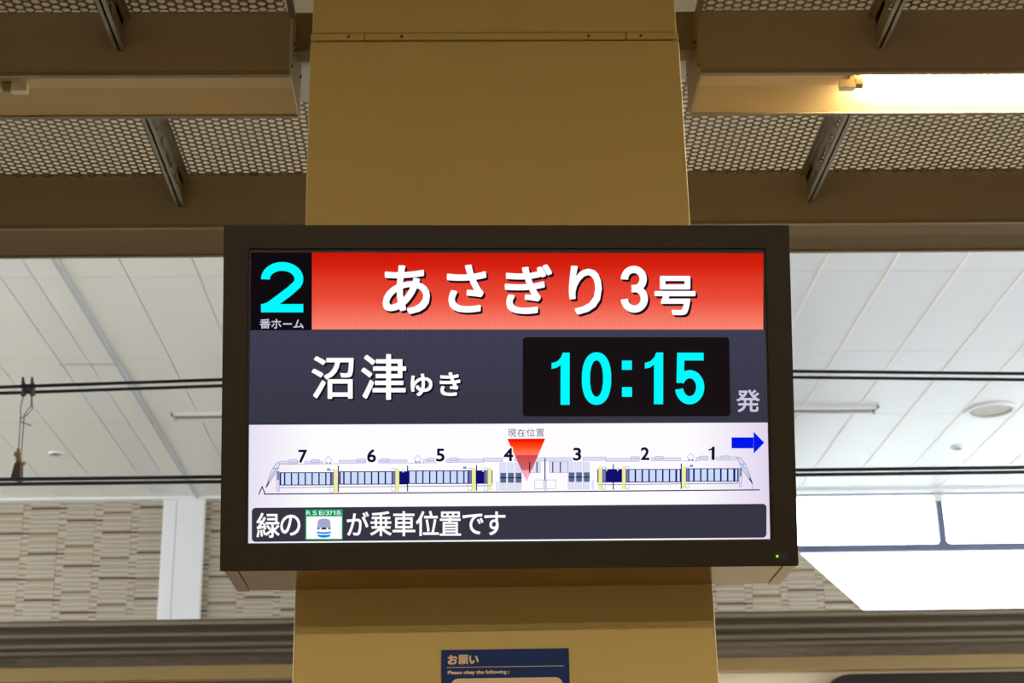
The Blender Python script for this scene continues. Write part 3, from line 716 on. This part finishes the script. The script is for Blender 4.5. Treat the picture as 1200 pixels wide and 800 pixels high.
# train diagram, drawn flat on the screen in colour layers
L3, L4, L5, L6 = sheet(3), sheet(3.5), sheet(4), sheet(4.6)
navy, pane, pale, yel, lav, ln, slt, pg = MB(), MB(), MB(), MB(), MB(), MB(), MB(), MB()
line(ln, [(310, 578.5), (889.8, 574.9)], 1.3, L5); line(ln, [(303.7, 578.6), (307.5, 569.6), (311, 578.4)], 1.2, L5)
def band(x0, x1, y0, y1, panes, grey=()):
    quad(navy, x0, y0, x1, y1, L3)
    for a, b in panes: quad(pane, a+0.15, y0+1.0, b-0.15, y1-1.0, L4)
    for a, b in grey: quad(pg, a, y0+0.9, b, y1-1.0, L4)
band(327.8, 390.7, 553, 568.4, [(329.4, 333), (334.4, 341), (342.3, 349), (350.3, 357), (358.3, 365), (366.3, 373), (374.3, 380.9), (382.2, 387)], [(388.2, 390.2)])
band(397, 476.3, 552, 567.6, [(398.6, 401.8), (403.3, 410), (411.4, 418.1), (419.4, 426.2), (427.5, 434.2), (435.5, 442.2), (443.6, 450.2), (451.6, 458.1)], [(459.6, 461.9)])
band(477.4, 576, 551.2, 567, [(479, 486), (487.3, 494), (495.3, 502), (503.3, 510), (511.3, 518), (519.3, 526), (527.3, 534), (535.3, 542), (543.3, 546.8)], [(548.9, 551), (567.6, 570)])
band(699, 797, 550, 565.8, [(736.6, 742.8), (744.4, 751), (752.5, 759), (760.5, 767.1), (768.5, 775.1), (776.6, 783.1), (784.4, 790.7), (792.6, 796)], [(705.4, 708), (733.4, 735.4)])
band(803, 865.3, 549.3, 565.2, [(807.5, 811.6), (813.4, 819.8), (821.3, 827.7), (829.3, 835.7), (837.2, 843.4), (845.1, 851.5), (853.1, 859), (861.2, 863.8)], [(804, 806)])
for x0, y0, x1, y1 in ((390.8, 550, 395.3, 576.2), (462.5, 549, 467, 575.7), (551.9, 548.5, 556.4, 574.9), (570.5, 548.5, 575, 574.9), (700.3, 547.4, 704.6, 573.9), (728, 547.2, 732.2, 573.7), (798.6, 546.8, 803, 572.9)):
    quad(yel, x0, y0, x1, y1, L5)
for x, y0, y1 in ((396.2, 546, 576), (476.8, 546, 575.4), (557.4, 545.5, 574.9), (637.5, 537.4, 563), (717.6, 544.5, 573.9), (797.6, 544, 573)):
    line(navy, [(x, y0), (x, y1)], 1.3, L6)
for x0, y0, x1, y1 in ((386.6, 550.4, 390.6, 576.6), (458.4, 548.8, 462.4, 575.6), (547.6, 548.6, 551.8, 575), (566.6, 548.6, 570.4, 575), (704.8, 547.4, 708.6, 573.8), (732.4, 547.2, 736.2, 573.6), (803.2, 548, 807, 572.6),
                       (625.4, 562.6, 636, 573.2), (639, 562.6, 650, 573.2), (637, 563, 638.6, 575)):
    line(lav, [(x0, y0), (x1, y0), (x1, y1), (x0, y1)], 0.45, L5, True)
# roof equipment
for x0, x1, y0, y1 in ((330, 349, 540, 543.2), (357, 378, 540, 543.2), (397.2, 428, 539, 542.6), (442.5, 476.2, 538.8, 542.4), (495, 511, 538.4, 542.2), (522, 565.4, 538, 541.8), (565.6, 588, 536.8, 540.8), (602, 669, 536.4, 540.4),
                       (682, 708.8, 536, 539.8), (709, 748, 537.4, 541), (762, 796.6, 536.8, 540.4), (815.2, 829, 536.4, 540), (838.6, 863, 536, 539.8)):
    quad(pale, x0, y0, x1, y1, L3); line(lav, [(x0, y0), (x1, y0), (x1, y1), (x0, y1)], 0.4, L4, True)
for x, y in ((343.5, 539.8), (369.2, 539.8), (423, 539.2), (450.5, 539), (504, 538.4), (531, 538.2), (743.4, 537), (771.4, 536.8), (824, 536.4), (849.4, 536.2)):
    quad(pale, x-5, y-1.4, x+5, y+1.4, L5); line(lav, [(x-5, y+1.4), (x-5, y-0.8), (x-4, y-1.5), (x+4, y-1.5), (x+5, y-0.8), (x+5, y+1.4)], 0.5, L6, True)
line(lav, [(328, 543.6), (396, 543.2)], 0.5, L5); line(lav, [(477, 542.6), (496, 542.5)], 0.5, L5); line(lav, [(797, 540.6), (816, 540.5)], 0.5, L5)
for x, y in ((384.6, 538.4), (488.5, 537.2), (808.7, 535.4)):        # pantographs
    line(lav, [(x-2.6, y+3.6), (x-3.9, y), (x, y-3.8), (x+3.9, y), (x+2.6, y+3.6)], 0.5, L5, True)
    quad(slt, x-2.8, y+3, x-1.4, y+5, L5); quad(slt, x+1.4, y+3, x+2.8, y+5, L5); quad(pale, x-1.2, y+3.6, x+1.2, y+5, L5)
# belt lines under the windows
for a, b in (((327.8, 571), (390.5, 570.6)), ((397, 570.4), (462, 570)), ((467, 570), (551.8, 569.4)), ((558, 569.4), (576, 569.2)), ((699, 568.4), (728, 568.2)), ((732, 568.2), (797, 567.6)), ((804, 567.6), (865, 567.2))):
    line(slt, [a, b], 0.7, L5)
# centre cars with tall doors
for x in (585.2, 594.2, 603.1): 
    quad(pale, x, 541.8, x+7, 575, L3); quad(slt, x, 554.2, x+6.9, 565.8, L4); line(ln, [(x, 559.9), (x+6.9, 559.9)], 1.3, L5); line(lav, [(x-0.6, 541.8), (x-0.6, 575)], 0.4, L5)
for x in (665.3, 674.1, 683):
    quad(pale, x, 541.2, x+7, 574, L3); quad(slt, x, 553.8, x+6.9, 565, L4); line(ln, [(x, 559.5), (x+6.9, 559.5)], 1.3, L5); line(lav, [(x-0.6, 541.2), (x-0.6, 574)], 0.4, L5)
quad(pale, 610.4, 541.6, 632, 554, L3); quad(pale, 642.6, 541.4, 664.4, 554, L3)
line(lav, [(610.4, 541.6), (632, 541.6), (632, 554), (610.4, 554)], 0.4, L5, True); line(lav, [(642.6, 541.4), (664.4, 541.4), (664.4, 554), (642.6, 554)], 0.4, L5, True)
for x in (628.0, 646.6, 655.5): line(navy, [(x, 541.8), (x, 553.8)], 1.3, L6)
quad(pale, 580.2, 564, 582.8, 575, L3); quad(pale, 692.3, 563, 695, 574, L3)
for x, y in ((384.6, 549.8), (543.6, 548), (809.5, 546.4)): quad(pg, x-1.9, y-1.2, x+1.9, y+1.2, L5)
for x, y in ((471.6, 551), (565, 550.6), (709.8, 549.8), (722.8, 549.8)): quad(pale, x-0.8, y-2, x+0.8, y+2.4, L5)
# cabs
for pts, bar in (([(328.4, 540.6), (324.5, 542), (320.2, 548), (316, 558), (311.8, 571), (315, 566.2), (322.6, 555), (326, 549), (328.4, 541.4)], ((320, 548.4), (326, 548.4))),
                 ([(863.8, 536.4), (868, 537.6), (872.6, 544), (876.6, 552), (881.6, 567.6), (878, 563), (871, 552.5), (867, 545), (864.2, 537.4)], ((867.6, 544.6), (873, 544.4)))):
    pale.poly([L3(*p) for p in pts]); line(slt, pts, 0.55, L5, True); line(slt, list(bar), 0.6, L5)
line(ln, [(312.4, 570), (315.6, 564.6)], 1.4, L6); line(ln, [(878.2, 561.4), (881.2, 567)], 1.4, L6)
line(slt, [(323.4, 549), (314.6, 564.6)], 0.6, L5); line(slt, [(870, 545), (879, 561.6)], 0.6, L5)
line(lav, [(881.6, 567.6), (882, 574.6)], 0.5, L5)
for x0, y0, x1, y1 in ((324.4, 552, 327.4, 575.2), (866, 549, 868.8, 571.2)):
    quad(pale, x0, y0, x1, y1, L4); line(lav, [(x0, y0), (x1, y0), (x1, y1), (x0, y1)], 0.5, L5, True); quad(pg, x0+0.5, y0, x1-0.3, y0+10, L6)
for nm, m_, k in (('diagram_window_bands', navy, 'navy'), ('diagram_panes', pane, 'pane'), ('diagram_body', pale, 'pale'), ('diagram_doors', yel, 'yellow'),
                  ('diagram_outlines', lav, 'lav'), ('diagram_track_line', ln, 'line'), ('diagram_shades', slt, 'slate2'), ('diagram_door_panes', pg, 'pgrey')):
    m_.build(nm, K[k], scr, fix=False)
f8 = sheet(5.2); mb = MB(); mb.poly([f8(593.2, 514.2), f8(637.8, 514), f8(616, 564.6)]); mb.build('position_marker', K['marker'], scr, fix=False)
mb = MB(); line(mb, [(619.5, 541.8), (619.5, 553.8)], 1.3, sheet(5.6)); mb.build('marker_window_bar', K['shadow'], scr, fix=False)
words('car_numbers', [('7', (349.5, 526.6, 359.8, 542)), ('6', (429.5, 526.2, 440, 541.6)), ('5', (510, 525.6, 520, 540.9)), ('4', (589, 525, 600.3, 540.5)),
                      ('3', (670.3, 524.8, 680, 540.1)), ('2', (749.8, 524.4, 760, 539.6)), ('1', (829.6, 523.8, 836.8, 539.5))], 'digits', 6, 0.5, halo=1.2)
# status lamp
led = MB().box(0.515, 0.542, -0.0088, -0.007, -0.3262, -0.3125).build('sensor_window', M['black'], disp)
mb = MB(); mb.tube([(0.5208, -0.0086, -0.3195), (0.5208, -0.0095, -0.3195)], 0.0026, 12); mb.build('status_lamp', glow('green_led', rgb(150, 240, 20), 1.1), led)
# case behind the bezel, in upright coordinates turned into the display's own
Minv = Mx.inverted()
def upright(mb, name, m, **k):
    mb.v = [tuple(Minv @ Vector(v)) for v in mb.v]; return mb.build(name, m, disp, **k)
zc = EYE+0.722
def case_prof(dy=0, dz=0): return [(3.235, zc-dz), (3.449, zc-dz), (3.449, EYE+1.31), (3.235, EYE+1.31)]
upright(MB().prism_x(case_prof(), -0.460, 0.648), 'case', M['case'])
upright(MB().prism_x(case_prof(0, 0.0025), -0.488, -0.4615), 'case_end_cap', M['case'], bevel=0.001)
upright(MB().prism_x(case_prof(0, 0.0025), 0.6495, 0.676), 'case_end_cap', M['case'], bevel=0.001)

upright(MB().prism_x([(3.13, zc+0.03), (3.24, zc+0.03), (3.24, EYE+1.29), (3.0, EYE+1.29)], -0.36, 0.53), 'mount', M['darksteel'])
for o in scr.children:
    if o.name.startswith(('diagram_', 'icon_')) and not o.name.startswith('diagram_field'): o['kind'] = 'stuff'
